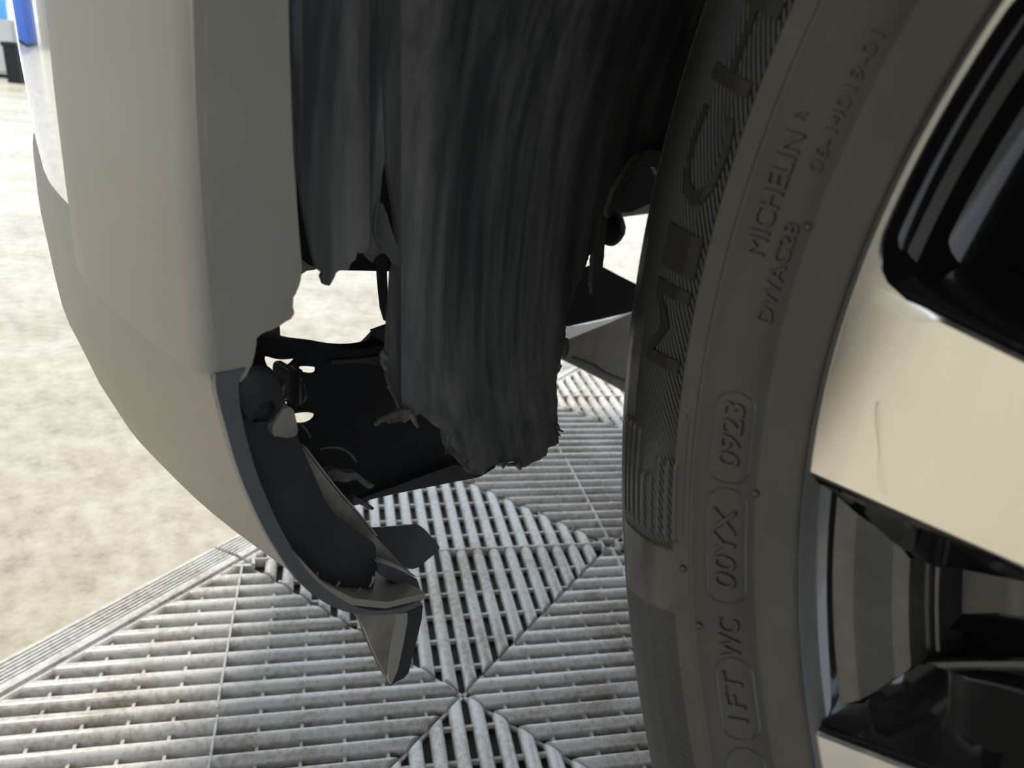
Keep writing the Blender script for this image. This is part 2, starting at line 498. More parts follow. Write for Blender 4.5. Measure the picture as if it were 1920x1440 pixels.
def bulge(s): return -0.034 + (0.388 * (s - 0.40) ** 2 if s > 0.40 else 0)
LOW = [(0.90, 0.0), (0.645, 0.0035), (0.640, 0.0008), (0.622, 0.0), (0.605, 0.0020), (0.598, 0.0045), (0.585, 0.0085), (0.555, 0.017), (0.527, 0.028), (0.502, 0.043), (0.483, 0.062), (0.470, 0.083), (0.463, 0.108)]
def lerp_tab(tab, x):                                  # tab sorted by descending x
    if x >= tab[0][0]: return tab[0][1]
    for (x0, y0), (x1, y1) in zip(tab, tab[1:]):
        if x >= x1: return y0 + (y1 - y0) * (x0 - x) / (x0 - x1)
    return tab[-1][1]
# plan line of the bumper: along the side, then round the corner to the front
PLAN = [(0.402 + 0.42 * i / 14, bulge(0.402 + 0.42 * i / 14)) for i in range(15)]
PLAN += [(0.862, 0.058), (0.900, 0.094), (0.931, 0.142), (0.953, 0.205), (0.966, 0.29), (0.972, 0.40), (0.974, 0.60), (0.974, 0.90), (0.970, 1.20), (0.955, 1.50), (0.90, 1.74)]
def plan_n(i):
    a = V(PLAN[max(i - 1, 0)]); b = V(PLAN[min(i + 1, len(PLAN) - 1)]); d = (b - a).normalized()
    return V((-d.y, d.x))                              # towards the car's inside
# lower bumper, bare grained plastic
def rise(i):
    s = PLAN[i][0]
    if s < 0.67: return -0.052 * min(1, (s - 0.40) / 0.27)
    return -0.052 * max(0, 1 - (s - 0.67) / 0.16) + 0.045 * max(0, min(1, (s - 0.76) / 0.12))
rows = []
for i in range(len(PLAN)):
    p = V(PLAN[i]); n_ = plan_n(i)
    row = []
    for z, dk in LOW[1:]:
        zz = z + rise(i) * (1 if z < 0.6 else max(0, (0.645 - z) / 0.045))
        q = p + n_ * (dk + 0.001 + 0.001 * min(1, (p.x - 0.402) / 0.05))
        row.append(car(q.x, q.y, zz))
    rows.append(row)
def off_plan(t):
    return lambda i, j: (FWD * plan_n(min(i, len(PLAN) - 1)).x + INN * plan_n(min(i, len(PLAN) - 1)).y) * t * (1 if j < 9 else 0.35) + UP * (0 if j < 6 else t * (0.5 if j < 9 else 1.0))
vv, ff = thick_grid(rows, off_plan(0.0035))
lower = fixn(obj('lower_bumper', vv, ff, 'trim_lower', CAR, ang=60)); lower['label'] = 'bare grey textured lower bumper curving under'
# painted upper bumper, its lower edge climbing towards the front
ZT = [(0.50, 0.640), (0.655, 0.640), (0.68, 0.6455), (0.703, 0.656), (0.727, 0.671), (0.76, 0.688), (0.82, 0.705), (2, 0.72)]
rows = []
for i in range(4, len(PLAN)):
    p = V(PLAN[i]); n_ = plan_n(i)
    s = p.x
    zb = next(b0 + (b1 - b0) * (s - a0) / (a1 - a0) for (a0, b0), (a1, b1) in zip(ZT, ZT[1:]) if s <= a1)
    row = []
    for j in range(9):
        z = 1.0 + (zb - 1.0) * j / 8
        q = p + n_ * (0.0025 if j < 8 else 0.0045)
        row.append(car(q.x, q.y, z))
    rows.append(row)
vv, ff = thick_grid(rows, lambda i, j: (FWD * plan_n(i + 4).x + INN * plan_n(i + 4).y) * 0.002)
up_ = fixn(obj('bumper_cover', vv, ff, 'paint', CAR, ang=50)); up_['label'] = 'glossy painted upper bumper cover'
# grained band between the paint and the lower bumper, behind the paint's edge
rows = []
for i in range(4, len(PLAN)):
    p = V(PLAN[i]); n_ = plan_n(i)
    rows.append([car((p + n_ * 0.0052).x, (p + n_ * 0.0052).y, z) for z in (0.86, 0.78, 0.70, 0.66, 0.62)])
vv, ff = thick_grid(rows, lambda i, j: (FWD * plan_n(i + 4).x + INN * plan_n(i + 4).y) * 0.0035)
fixn(obj('bumper_band', vv, ff, 'trim_lower', CAR, ang=50))

# wheel-arch moulding: lip facing the wheel, corner, side face, front edge
SEC = [(0.4001, -0.0300), (0.4004, -0.0322), (0.4012, -0.0338), (0.4028, -0.0350), (0.4055, -0.0360), (0.410, -0.0366)]
SEC += [(0.430 + 0.0155 * i, bulge(0.430 + 0.0155 * i) - 0.0035) for i in range(8)] + [(0.5445, bulge(0.545) - 0.0015), (0.5455, bulge(0.545) + 0.004)]
ZB = 0.6185
rows = []
prm = [('z', ZB + (HUB.z - ZB) * t) for t in (0, 0.08, 0.3, 0.6)] + [('a', rad(a_)) for a_ in (0, 4, 8, 12, 17, 22, 28, 35, 42, 50, 60, 70, 80, 90, 100)]
for kind, val in prm:
    row = []
    for r_, k_ in SEC:
        if kind == 'z':
            row.append(car(r_, k_, val + (0.004 * max(0, 1 - (val - ZB) / 0.004) if r_ > 0.53 else 0)))
        else:
            row.append(car(r_ * math.cos(val), k_, HUB.z + r_ * math.sin(val)))
    rows.append(row)
# the side face only: the lip strip below gets its own torn edge
def sec_off(i, j):
    a_ = SEC[max(j - 1, 0)]; b_ = SEC[min(j + 1, len(SEC) - 1)]
    d = V((b_[0] - a_[0], b_[1] - a_[1])).normalized(); nn = V((-d.y, d.x))
    if nn.dot(V((0.45, 0.02)) - V(SEC[j])) < 0: nn = -nn
    kind, val = prm[i]
    al = 0 if kind == 'z' else val
    return (FWD * math.cos(al) + UP * math.sin(al)) * nn.x * 0.003 + INN * nn.y * 0.003
vv, ff = thick_grid(rows, sec_off)
mold = fixn(obj('wheel_arch_molding', vv, ff, 'trim', CAR, ang=40)); mold['label'] = 'wide grey plastic wheel-arch molding'
# its inner lip, broken away near the bottom
cyl = on_surf(lambda k, z: math.sqrt(max(0.05, 0.16 - (z - HUB.z) ** 2)) if z > HUB.z else 0.400)
lip = [(400, -120), (536, -120), (541, 0), (544, 140), (550, 300), (560, 430), (566, 500)]
lip_t = jag([(566, 508), (564, 525), (557, 545), (550, 558), (549, 575), (552, 588), (546, 598), (533, 605), (524, 612), (505, 620), (490, 626), (480, 636), (479, 655), (474, 680), (462, 705), (452, 716)], 0.8, 6)
lip2 = [(430, 716), (412, 698), (403, 640), (396, 590), (379, 400), (367, 200), (361, 0), (360, -120)]
lipo = panel('torn_lip', lip + lip_t + lip2, cyl, FWD * 0.003, 'trim', mold, step=18, inner=26)
lipo['label'] = 'broken lower lip of the molding'

# rear-facing flange and roll of the lower bumper
def strip_panel(name, A, B, surf, off, mat_, par, n=40, mid=None):
    A, B = chaikin(list(A), False), chaikin(list(B), False)
    def samp(pl, t):
        Ls = [math.hypot(b[0] - a[0], b[1] - a[1]) for a, b in zip(pl, pl[1:])]; tot = sum(Ls); d = t * tot
        for (a, b), l in zip(zip(pl, pl[1:]), Ls):
            if d <= l + 1e-9: return (a[0] + (b[0] - a[0]) * d / l, a[1] + (b[1] - a[1]) * d / l)
            d -= l
        return pl[-1]
    rows = []
    for i in range(n + 1):
        t = i / n; a, b = samp(A, t), samp(B, t)
        rows.append([surf(a[0] + (b[0] - a[0]) * u, a[1] + (b[1] - a[1]) * u) + (mid(t, u) if mid else V((0, 0, 0))) for u in (0, 0.12, 0.4, 0.7, 1)])
    vv, ff = thick_grid(rows, lambda i, j: off)
    return fixn(obj(name, vv, ff, mat_, par, ang=50))
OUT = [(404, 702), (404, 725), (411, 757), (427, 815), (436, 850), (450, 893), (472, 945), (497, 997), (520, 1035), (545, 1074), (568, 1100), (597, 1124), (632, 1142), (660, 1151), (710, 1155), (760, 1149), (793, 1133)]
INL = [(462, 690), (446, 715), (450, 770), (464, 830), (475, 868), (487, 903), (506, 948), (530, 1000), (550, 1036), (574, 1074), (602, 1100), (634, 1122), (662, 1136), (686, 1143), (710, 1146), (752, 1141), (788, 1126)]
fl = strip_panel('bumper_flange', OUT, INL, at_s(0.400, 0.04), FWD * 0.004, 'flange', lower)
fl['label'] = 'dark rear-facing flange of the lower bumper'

# recessed wall behind the flange
wall_out = [(470, 690), (500, 690), (520, 704), (530, 735), (540, 770), (556, 815), (570, 848), (588, 888), (603, 925), (618, 952), (640, 976), (652, 980), (660, 989), (690, 1010), (702, 1018), (706, 1030), (704, 1062), (702, 1100), (690, 1126), (640, 1116), (600, 1102), (570, 1074), (540, 1034), (512, 980), (490, 930), (470, 878), (452, 812), (440, 760), (440, 715)]
hole1 = [(484, 752), (500, 745), (512, 752), (514, 770), (505, 792), (488, 790), (477, 796), (471, 786)]
rw = panel('recess_wall', wall_out, at_s(0.4135, 0.10), FWD * 0.003, 'dark_plastic', lower, step=14, inner=28, soft=True)
# bulged bracket corner at the top of it
br = panel('bracket', [(452, 716), (470, 696), (492, 694), (510, 702), (522, 722), (529, 750), (528, 766), (518, 775), (514, 790), (490, 800), (468, 792), (455, 770), (446, 745)], at_s(0.4095, 0.05), FWD * 0.004, 'dark_plastic', lower, holes=[hole1], step=10, inner=16,
           wave=lambda p, x, y: p - FWD * 0.003 * max(0, 1 - ((x - 495) / 45) ** 2 - ((y - 735) / 50) ** 2), soft=True)
tongue = panel('bracket_tongue', [(532, 764), (550, 764), (556, 790), (560, 815), (540, 822), (522, 818), (512, 818), (510, 800), (524, 780)], at_s(0.408), FWD * 0.004, 'dusty', lower, step=10, inner=16, soft=True)
# dusty inner face beyond the recess wall, seen along the inside of the skin
strip_panel('inner_skin', [(562, 838), (574, 872), (596, 920), (616, 952), (650, 985), (690, 1016), (706, 1030), (704, 1052), (716, 1058), (780, 1082)],
            [(569, 838), (600, 882), (632, 922), (656, 948), (680, 975), (700, 1002), (720, 1022), (745, 1050), (765, 1070), (784, 1084)], at_s(0.424, 0.12), FWD * 0.003, 'dusty', lower)
strip_panel('inner_skin_rib', [(571, 838), (602, 880), (634, 920), (657, 946), (682, 975), (706, 1006)], [(574, 838), (606, 880), (637, 920), (661, 946), (686, 975), (708, 1004)], at_s(0.4225, 0.12), FWD * 0.004, 'trim', lower)
blk = panel('broken_rail', [(706, 1054), (722, 1058), (752, 1070), (782, 1086), (790, 1110), (792, 1128), (776, 1110), (740, 1092), (716, 1080), (708, 1070)], at_s(0.4085, 0.12), FWD * 0.012, 'rail', lower, step=10, inner=16)
roll = panel('rolled_lip', [(570, 1068), (604, 1094), (640, 1110), (676, 1117), (700, 1113), (716, 1107), (740, 1109), (776, 1113), (786, 1117), (791, 1127), (772, 1140), (752, 1146), (710, 1150), (686, 1148), (662, 1142), (634, 1128), (602, 1106)], at_s(0.4045, 0.02, -0.35), FWD * 0.003, 'dark_plastic', lower, step=10, inner=18, soft=True)
for a_, b_ in (((588, 1092), (595, 1074)), ((630, 1099), (636, 1090)), ((668, 1110), (676, 1102)), ((693, 1100), (700, 1080))):
    sf = at_s(0.4085, 0.1)
    tube('fin', [sf(*a_), sf((a_[0] + b_[0]) / 2 + 2, (a_[1] + b_[1]) / 2), sf(*b_)], 0.0007, 'trim', lower, 6)
# torn tab
sf = at_s(0.470, 0.35)
tab = panel('torn_tab', [(684, 990), (700, 986), (745, 978), (765, 976), (782, 980), (800, 998), (818, 1018), (824, 1024), (823, 1032), (800, 1044), (766, 1064), (740, 1050), (712, 1020)], sf, FWD * 0.006 - UP * 0.003, 'dark_plastic', lower, step=9, inner=16,
            wave=lambda p, x, y: p - FWD * 0.006 * math.sin((x - 684) / 140 * math.pi) - UP * 0.0 , soft=True)
tab['label'] = 'torn black mounting tab with a split tip'
# air deflector hanging from the lip
dfl = panel('air_deflector', [(660, 1143), (700, 1150), (760, 1148), (788, 1138), (793, 1136), (791, 1160), (784, 1190), (774, 1230), (766, 1262), (757, 1272), (742, 1279), (733, 1286), (732, 1279), (726, 1272), (708, 1238), (694, 1206), (681, 1172), (668, 1148)], at_s(0.405, 0.02), FWD * 0.0045, 'dark_plastic', CAR, step=10, inner=18)
dfl['label'] = 'pointed air deflector flap hanging below the bumper lip'
panel('deflector_face', [(662, 1146), (700, 1153), (746, 1151), (744, 1172), (738, 1200), (733, 1232), (728, 1262), (726, 1272), (708, 1238), (694, 1206), (681, 1174)], at_s(0.4035, 0.02), FWD * 0.0016, 'dusty', dfl, step=10, inner=18)
panel('deflector_rib', [(746, 1151), (764, 1150), (764, 1166), (756, 1210), (746, 1256), (734, 1284), (728, 1272), (730, 1250), (736, 1206), (744, 1172)], at_s(0.402, 0.02), FWD * 0.003, 'trim', dfl, step=10, inner=18)

# inner structure seen through the gap
box_out = [(478, 626), (486, 622), (500, 629), (527, 632), (540, 634), (555, 642), (580, 646), (600, 646), (617, 644), (628, 652), (650, 656), (672, 655), (700, 650), (726, 643), (760, 636), (900, 636), (940, 870), (910, 888), (900, 895), (860, 902), (800, 914), (760, 922), (715, 931), (690, 936), (680, 944), (660, 948), (640, 950), (560, 905), (470, 820), (446, 730)]
hole2 = [(560, 687), (572, 686), (590, 688), (595, 690), (595, 699), (589, 702), (576, 701), (572, 699), (566, 697), (568, 694), (562, 692)]
hole3 = [(547, 779), (553, 775), (566, 773), (580, 773), (590, 776), (594, 781), (588, 789), (576, 795), (561, 796), (553, 790)]
hole4 = [(495, 667), (506, 670), (520, 674), (540, 674), (555, 671), (554, 677), (545, 686), (534, 688), (528, 696), (530, 706), (524, 709), (516, 702), (508, 690), (500, 686)]
hole5 = [(524, 744), (529, 746), (536, 752), (545, 760), (534, 762), (528, 760)]
sfb = on_surf(lambda k, z: 0.475 + 0.02 * k)
cr = panel('inner_duct', box_out, sfb, FWD * 0.0025, 'black_plastic', CAR, holes=[hole2, hole3, hole4, hole5], step=14, inner=34, soft=True)
cr['label'] = 'black inner duct wall with bright slots'
strip_panel('duct_rail', [(480, 630), (527, 634), (555, 644), (600, 648), (628, 654), (672, 657), (728, 645)], [(476, 660), (520, 664), (552, 660), (600, 664), (628, 670), (672, 668), (728, 658)], on_surf(lambda k, z: 0.462), FWD * 0.01, 'black_plastic', cr)
strip_panel('duct_flange', [(622, 676), (660, 674), (700, 670), (740, 662)], [(622, 684), (660, 680), (700, 682), (740, 700)], on_surf(lambda k, z: 0.465), FWD * 0.004, 'dark_plastic', cr)
panel('duct_floor', [(640, 948), (690, 930), (760, 905), (850, 872), (916, 874), (912, 888), (860, 902), (800, 914), (740, 926), (694, 937), (670, 947)], on_surf(lambda k, z: 0.468), FWD * 0.004, 'dark_plastic', cr, step=14, inner=30)
# clip post
clip = panel('clip', [(531, 692), (537, 687), (548, 687), (554, 700), (562, 712), (570, 728), (574, 742), (560, 752), (545, 756), (528, 742), (522, 722), (530, 714), (530, 702)], on_surf(lambda k, z: 0.440), FWD * 0.012, 'gloss_black', cr, step=8, inner=14,
             wave=lambda p, x, y: p - FWD * 0.004 * math.cos((x - 546) / 26), soft=True)
sf = on_surf(lambda k, z: 0.448)
tube('clip_wire', [sf(546, 687), sf(553, 696), sf(560, 714)], 0.0009, 'trim', cr, 6)
# loose strands and splinters
sf = on_surf(lambda k, z: 0.450)
tube('loose_strand', [sf(x, y) for x, y in ((600, 842), (615, 839), (630, 839), (645, 843), (657, 851), (668, 866))], 0.0006, 'torn', cr, 6)
tube('loose_strand', [sf(x, y) for x, y in ((565, 797), (574, 806), (582, 820))], 0.0006, 'torn', cr, 6)
panel('splinter', [(608, 886), (628, 883), (642, 882), (660, 886), (680, 896), (694, 904), (702, 907), (701, 912), (692, 914), (684, 911), (668, 902), (650, 900), (630, 904), (616, 908)], on_surf(lambda k, z: 0.440), FWD * 0.005, 'torn', cr, step=8, inner=12,
      wave=lambda p, x, y: p + UP * 0.001 * math.sin(x / 7), soft=True)
panel('splinter', [(660, 936), (668, 931), (680, 940), (692, 946), (703, 952), (698, 958), (682, 949), (670, 944), (664, 950)], on_surf(lambda k, z: 0.446), FWD * 0.004, 'torn', cr, step=8, inner=12, soft=True)

# plates farther in, above the gap
sfu = on_surf(lambda k, z: 0.520)
panel('upper_duct', [(552, -40), (780, -40), (770, 514), (736, 509), (690, 508), (640, 507), (612, 506), (596, 503), (580, 497), (566, 487), (566, 400)], sfu, FWD * 0.004, 'black_plastic', CAR, step=20, inner=50)
panel('bracket_edge', [(566, 486), (580, 497), (596, 503), (590, 506), (575, 508), (566, 514)], on_surf(lambda k, z: 0.512), FWD * 0.004, 'dusty', CAR, step=8, inner=12)
panel('side_bracket', [(488, 628), (500, 612), (524, 604), (526, 632), (500, 630)], on_surf(lambda k, z: 0.530), FWD * 0.003, 'dust_shield', CAR, step=8, inner=14)
panel('stay', [(712, 470), (724, 468), (727, 540), (729, 600), (727, 604), (720, 580), (715, 530)], on_surf(lambda k, z: 0.470), FWD * 0.004, 'dark_plastic', CAR, step=8, inner=12)
panel('metal_stay', [(672, 652), (690, 634), (702, 621), (714, 630), (727, 640), (700, 650)], on_surf(lambda k, z: 0.56), FWD * 0.003, 'metal_edge', CAR, step=8, inner=14)
panel('metal_stay', [(700, 621), (730, 610), (745, 606), (745, 642), (702, 646), (704, 634)], on_surf(lambda k, z: 0.555), FWD * 0.004, 'dark_plastic', CAR, step=8, inner=14)

# ---- the wheel-arch liner
def liner_s(k, z):
    r_ = 0.402
    dz = z - HUB.z
    s = math.sqrt(max(0.02, r_ * r_ - dz * dz)) if dz > 0 else math.sqrt(max(0.02, r_ * r_ - 0.55 * dz * dz))
    return s
def liner_wave(x, y):
    d = 0.0
    d += 0.004 * math.exp(-((x - 754) / 20.0) ** 2)                         # valley beside the edge strip
    d -= 0.004 * math.exp(-((x - 830) / 60.0) ** 2)
    if y > 640: d -= 0.012 * ((y - 640) / 220.0) ** 2 * (1 if x < 900 else 0.6)   # loose end curls out
    d += 0.0012 * math.sin(x / 23.0) * math.sin(y / 140.0)
    return d
sfl = on_surf(liner_s, 14, liner_wave)
L_out = [(716, -160), (1480, -160), (1480, 0), (1400, 120), (1330, 230), (1290, 290)]
L_tear_r = jag([(1250, 298), (1236, 292), (1222, 288), (1205, 290), (1185, 312), (1168, 338), (1155, 360), (1146, 385), (1140, 402), (1136, 440), (1133, 480), (1128, 510), (1124, 535), (1118, 552), (1111, 552), (1109, 535), (1112, 500), (1113, 470)], 0.8, 6)
L_tear_r2 = jag([(1104, 480), (1098, 500), (1086, 528), (1078, 552), (1068, 582), (1062, 600), (1061, 625), (1056, 640), (1058, 655), (1052, 668), (1053, 690), (1046, 692), (1044, 720), (1045, 760), (1046, 800), (1048, 830), (1040, 836), (1028, 840), (1024, 855), (1008, 864), (990, 868)], 1.4, 5)
L_tear_b = jag([(976, 872), (960, 866), (940, 868), (925, 870), (905, 876), (888, 880), (874, 868), (862, 850), (846, 835), (838, 814), (830, 805), (815, 798), (805, 786), (790, 776), (772, 780), (765, 770), (750, 768), (745, 752), (735, 735), (730, 715), (723, 690), (720, 668)], 1.8, 5)
L_left = [(727, 655), (729, 620), (733, 560), (736, 510), (744, 490), (746, 440), (738, 380), (726, 300), (720, 150), (717, 0)]
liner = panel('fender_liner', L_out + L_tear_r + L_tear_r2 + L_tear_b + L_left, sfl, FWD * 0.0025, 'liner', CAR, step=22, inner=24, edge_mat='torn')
liner['label'] = 'torn black wheel-arch liner hanging loose with scraped streaks'
panel('liner_rim', jag([(1252, 294), (1236, 283), (1218, 280), (1200, 288), (1182, 308), (1164, 336), (1151, 360), (1142, 388), (1138, 404)], 0.3, 8) + jag([(1142, 408), (1150, 396), (1158, 384), (1168, 366), (1180, 346), (1192, 330), (1204, 316), (1218, 312), (1228, 314), (1234, 330), (1240, 326), (1252, 330)], 1.2, 5), on_surf(liner_s, 14, lambda x, y: liner_wave(x, y) - 0.004), FWD * 0.003, 'torn', liner, step=8, inner=14)
# outer strip of the liner, worn along its folds
def strip_wave(x, y):
    d = 0.0
    d -= 0.0045 * math.exp(-((x - 690) / 13.0) ** 2)
    d -= 0.003 * math.exp(-((x - (560 + 0.03 * y)) / 9.0) ** 2)
    d += 0.004 * math.exp(-((x - 640) / 35.0) ** 2)
    return d + 0.002
sfs = on_surf(liner_s, 14, strip_wave)
S_top = [(540, -160), (735, -160), (738, 0), (736, 200), (724, 280), (716, 330), (712, 385)]
S_tear = jag([(716, 380), (722, 392), (728, 410), (734, 432), (742, 455), (748, 476), (754, 488), (752, 498), (745, 500), (738, 492), (728, 478), (716, 474), (706, 480), (700, 492), (692, 484), (686, 476), (670, 474), (666, 488), (658, 494), (654, 506), (640, 506), (630, 512), (624, 526), (618, 536), (608, 534), (603, 520), (606, 512), (597, 505), (592, 496)], 0.9, 5)
S_left = [(586, 470), (578, 430), (570, 390), (562, 330), (556, 200), (548, 60)]
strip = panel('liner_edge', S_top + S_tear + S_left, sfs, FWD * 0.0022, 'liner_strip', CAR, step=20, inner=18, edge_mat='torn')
strip['label'] = 'worn outer edge of the liner, torn off above the gap'
panel('torn_tongue', [(712, 384), (718, 380), (724, 398), (734, 430), (744, 458), (752, 480), (754, 492), (746, 500), (738, 490), (726, 470), (708, 452), (706, 420)], on_surf(liner_s, 14, lambda x, y: strip_wave(x, y) - 0.006), FWD * 0.002, 'liner_strip', strip, step=8, inner=14, soft=True)
# thin shreds along the torn ends
def shred(pts, r0, dep=-0.012):
    sq = on_surf(liner_s, 14, lambda x, y: liner_wave(x, y) + dep * 0.35)
    P = [sq(x, y) for x, y in pts]
    tube('shred', P, lambda t: r0 * (1 - 0.75 * t) + 0.0002, 'torn', liner, 6)
shred([(765, 774), (745, 775), (728, 782), (714, 788), (703, 797)], 0.0022)
shred([(768, 778), (752, 784), (740, 788), (728, 792)], 0.0014)
shred([(762, 770), (762, 782), (756, 792)], 0.0030)
shred([(772, 776), (778, 792), (784, 802)], 0.0015)
shred([(724, 672), (716, 664), (718, 658)], 0.0018)
shred([(724, 690), (718, 682), (714, 672)], 0.0012)
shred([(840, 818), (838, 838), (836, 850), (848, 838)], 0.0012)
shred([(872, 862), (868, 874), (878, 866)], 0.0013)
shred([(940, 866), (944, 876), (946, 868)], 0.0012)
shred([(968, 868), (975, 878), (978, 866)], 0.0016)
shred([(1044, 796), (1048, 806), (1056, 809)], 0.0010, -0.004)
shred([(1045, 812), (1051, 818)], 0.0008, -0.004)
shred([(1050, 684), (1046, 696), (1044, 700)], 0.0012, -0.002)
shred([(1056, 640), (1062, 652), (1058, 672)], 0.0030, -0.002)
# ragged second layer under the loose end
panel('liner_backing', jag([(830, 790), (905, 850), (960, 872), (1000, 866), (1012, 858), (985, 876), (960, 874), (925, 872), (915, 878), (905, 890), (880, 888), (862, 864), (845, 850), (835, 830)], 0.8, 6), on_surf(lambda k, z: liner_s(k, z) + 0.004), FWD * 0.003, 'torn', liner, step=10, inner=18)

# ---- deep under the front: cross panel, horn, plate under the car
deep = on_surf(lambda k, z: 0.70)
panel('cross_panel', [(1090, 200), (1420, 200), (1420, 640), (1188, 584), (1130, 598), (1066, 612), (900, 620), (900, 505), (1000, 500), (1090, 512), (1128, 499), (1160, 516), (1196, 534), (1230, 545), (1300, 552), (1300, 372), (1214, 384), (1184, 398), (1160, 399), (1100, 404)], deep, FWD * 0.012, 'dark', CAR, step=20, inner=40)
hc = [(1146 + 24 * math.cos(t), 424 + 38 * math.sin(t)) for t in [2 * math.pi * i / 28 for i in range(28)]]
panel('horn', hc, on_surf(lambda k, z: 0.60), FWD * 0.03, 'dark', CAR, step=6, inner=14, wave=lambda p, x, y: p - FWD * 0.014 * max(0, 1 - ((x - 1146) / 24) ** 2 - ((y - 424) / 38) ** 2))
ut = panel('underbody_plate', [(1040, 645), (1062, 638), (1100, 622), (1140, 606), (1190, 584), (1330, 540), (1330, 800), (1186, 742), (1150, 722), (1100, 696), (1058, 676), (1040, 665)], on_surf(lambda k, z: 0.62 + 0.25 * k), FWD * 0.02, 'dust_shield', CAR, step=14, inner=26)  # plate read as a lift arm, built here as part of the car
ut['label'] = 'dusty brown plate under the car'
panel('plate_rim', [(1044, 622), (1064, 612), (1100, 608), (1150, 596), (1190, 580), (1190, 584), (1140, 606), (1100, 622), (1062, 637), (1044, 640)], on_surf(lambda k, z: 0.60 + 0.25 * k), FWD * 0.03, 'metal_edge', ut, step=10, inner=20)
sfu2 = on_surf(lambda k, z: 0.617 + 0.25 * k)
tube('plate_seam', [sfu2(x, y) for x, y in ((1075, 670), (1095, 676), (1115, 684), (1135, 698), (1155, 706), (1180, 716), (1260, 742))], 0.0016, 'dark', ut, 6)

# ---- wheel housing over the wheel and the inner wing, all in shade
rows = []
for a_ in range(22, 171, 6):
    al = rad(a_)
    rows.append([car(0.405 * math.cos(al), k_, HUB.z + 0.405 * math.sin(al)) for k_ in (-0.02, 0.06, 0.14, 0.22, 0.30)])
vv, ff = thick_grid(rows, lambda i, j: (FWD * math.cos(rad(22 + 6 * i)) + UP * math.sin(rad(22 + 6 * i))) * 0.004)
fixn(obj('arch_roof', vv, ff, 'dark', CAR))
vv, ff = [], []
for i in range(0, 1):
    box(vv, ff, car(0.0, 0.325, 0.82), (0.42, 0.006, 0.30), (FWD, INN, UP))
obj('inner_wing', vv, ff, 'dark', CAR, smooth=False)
# wing panel above the moulding
rows = []
for i in range(25):
    s = -0.75 + 1.40 * i / 24
    za = HUB.z + (math.sqrt(0.54 ** 2 - s * s) if abs(s) < 0.53 else 0.11)
    rows.append([car(s, bulge(s) + 0.004 + 0.06 * (t ** 2), za + (1.28 - za) * t) for t in (0, 0.25, 0.5, 0.75, 1)])
vv, ff = thick_grid(rows, lambda i, j: INN * 0.003)
fixn(obj('front_wing', vv, ff, 'paint', CAR))
rows = []
for i in range(9):
    t = i / 8
    rows.append([car(s, -0.034 + 0.075 + 0.9 * t, 1.28 + 0.06 * math.sin(t * 1.6) - max(0, s - 0.5) * 0.5) for s in (-0.75, -0.3, 0.1, 0.5, 0.8, 0.95)])
vv, ff = thick_grid(rows, lambda i, j: UP * -0.003)
fixn(obj('bonnet', vv, ff, 'paint', CAR))
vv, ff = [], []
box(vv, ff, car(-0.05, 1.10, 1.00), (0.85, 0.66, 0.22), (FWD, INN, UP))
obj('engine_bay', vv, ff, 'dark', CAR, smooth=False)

# ------------------------------------------------------------------ tyre
SIDE = [(.2415, -.014), (.2450, -.008), (.2472, -.004), (.2484, -.0012), (.2492, .0004), (.2497, -.0006), (.2503, .0008), (.2512, .0012), (.2518, .0002), (.2524, .0004), (.256, .0012), (.262, .0022), (.2660, .0029), (.2668, .0032), (.2674, .0042), (.272, .0078), (.279, .0130), (.2838, .0161), (.2844, .0168), (.2852, .0169), (.2858, .0164), (.2906, .0184), (.2912, .0190), (.2920, .0190), (.2926, .0186), (.300, .0195), (.310, .0189), (.322, .0161), (.333, .0123), (.343, .0069), (.3475, .0032), (.3482, .0034), (.3488, .0018), (.354, -.006), (.357, -.0132), (.3595, -.0235)]
TREAD = [(.3608, -.035), (.3616, -.052), (.3580, -.0525), (.3580, -.0605), (.3618, -.061), (.3622, -.100), (.3584, -.1005), (.3584, -.1095), (.3622, -.110), (.3622, -.150), (.3584, -.1505), (.3584, -.1595), (.3618, -.160), (.3608, -.215), (.357, -.236), (.343, -.257), (.30, -.269), (.25, -.25), (.2415, -.236)]
def side_o(r_):
    for (r0, o0), (r1, o1) in zip(SIDE, SIDE[1:]):
        if r_ <= r1: return o0 + (o1 - o0) * (r_ - r0) / (r1 - r0)
    return SIDE[-1][1]
ALLP = SIDE + TREAD
NS = 300
vv, ff, mi, uvs = [], [], [], []
rows = []
for j in range(NS):
    th = 2 * math.pi * j / NS
    rows.append([wpt(r_, th, o_) for r_, o_ in ALLP])
vv = [p for r in rows for p in r]
np_ = len(ALLP)
arc = [0]
for (a, b), (c, d) in zip(ALLP, ALLP[1:]): arc.append(arc[-1] + math.hypot(c - a, d - b))
for j in range(NS):
    j2 = (j + 1) % NS
    for i in range(np_ - 1):
        ff.append((j * np_ + i, j2 * np_ + i, j2 * np_ + i + 1, j * np_ + i + 1))
        mi.append(1 if 0.2925 <= ALLP[i][0] and ALLP[i][1] > -0.03 else 0)
        ua, ub = 0.33 * 2 * math.pi * j / NS, 0.33 * 2 * math.pi * (j + 1) / NS
        uvs += [(ua, arc[i]), (ub, arc[i]), (ub, arc[i + 1]), (ua, arc[i + 1])]
tyre = obj('tire', vv, ff, None, CAR, ang=50, loc=HUB, mats=['rubber', 'hatched'], midx=mi)
lay = tyre.data.uv_layers.new(name='UVMap')
for i, uv in enumerate(uvs): lay.data[i].uv = uv
fixn(tyre)
tyre['label'] = 'black low-profile tire with raised sidewall lettering'

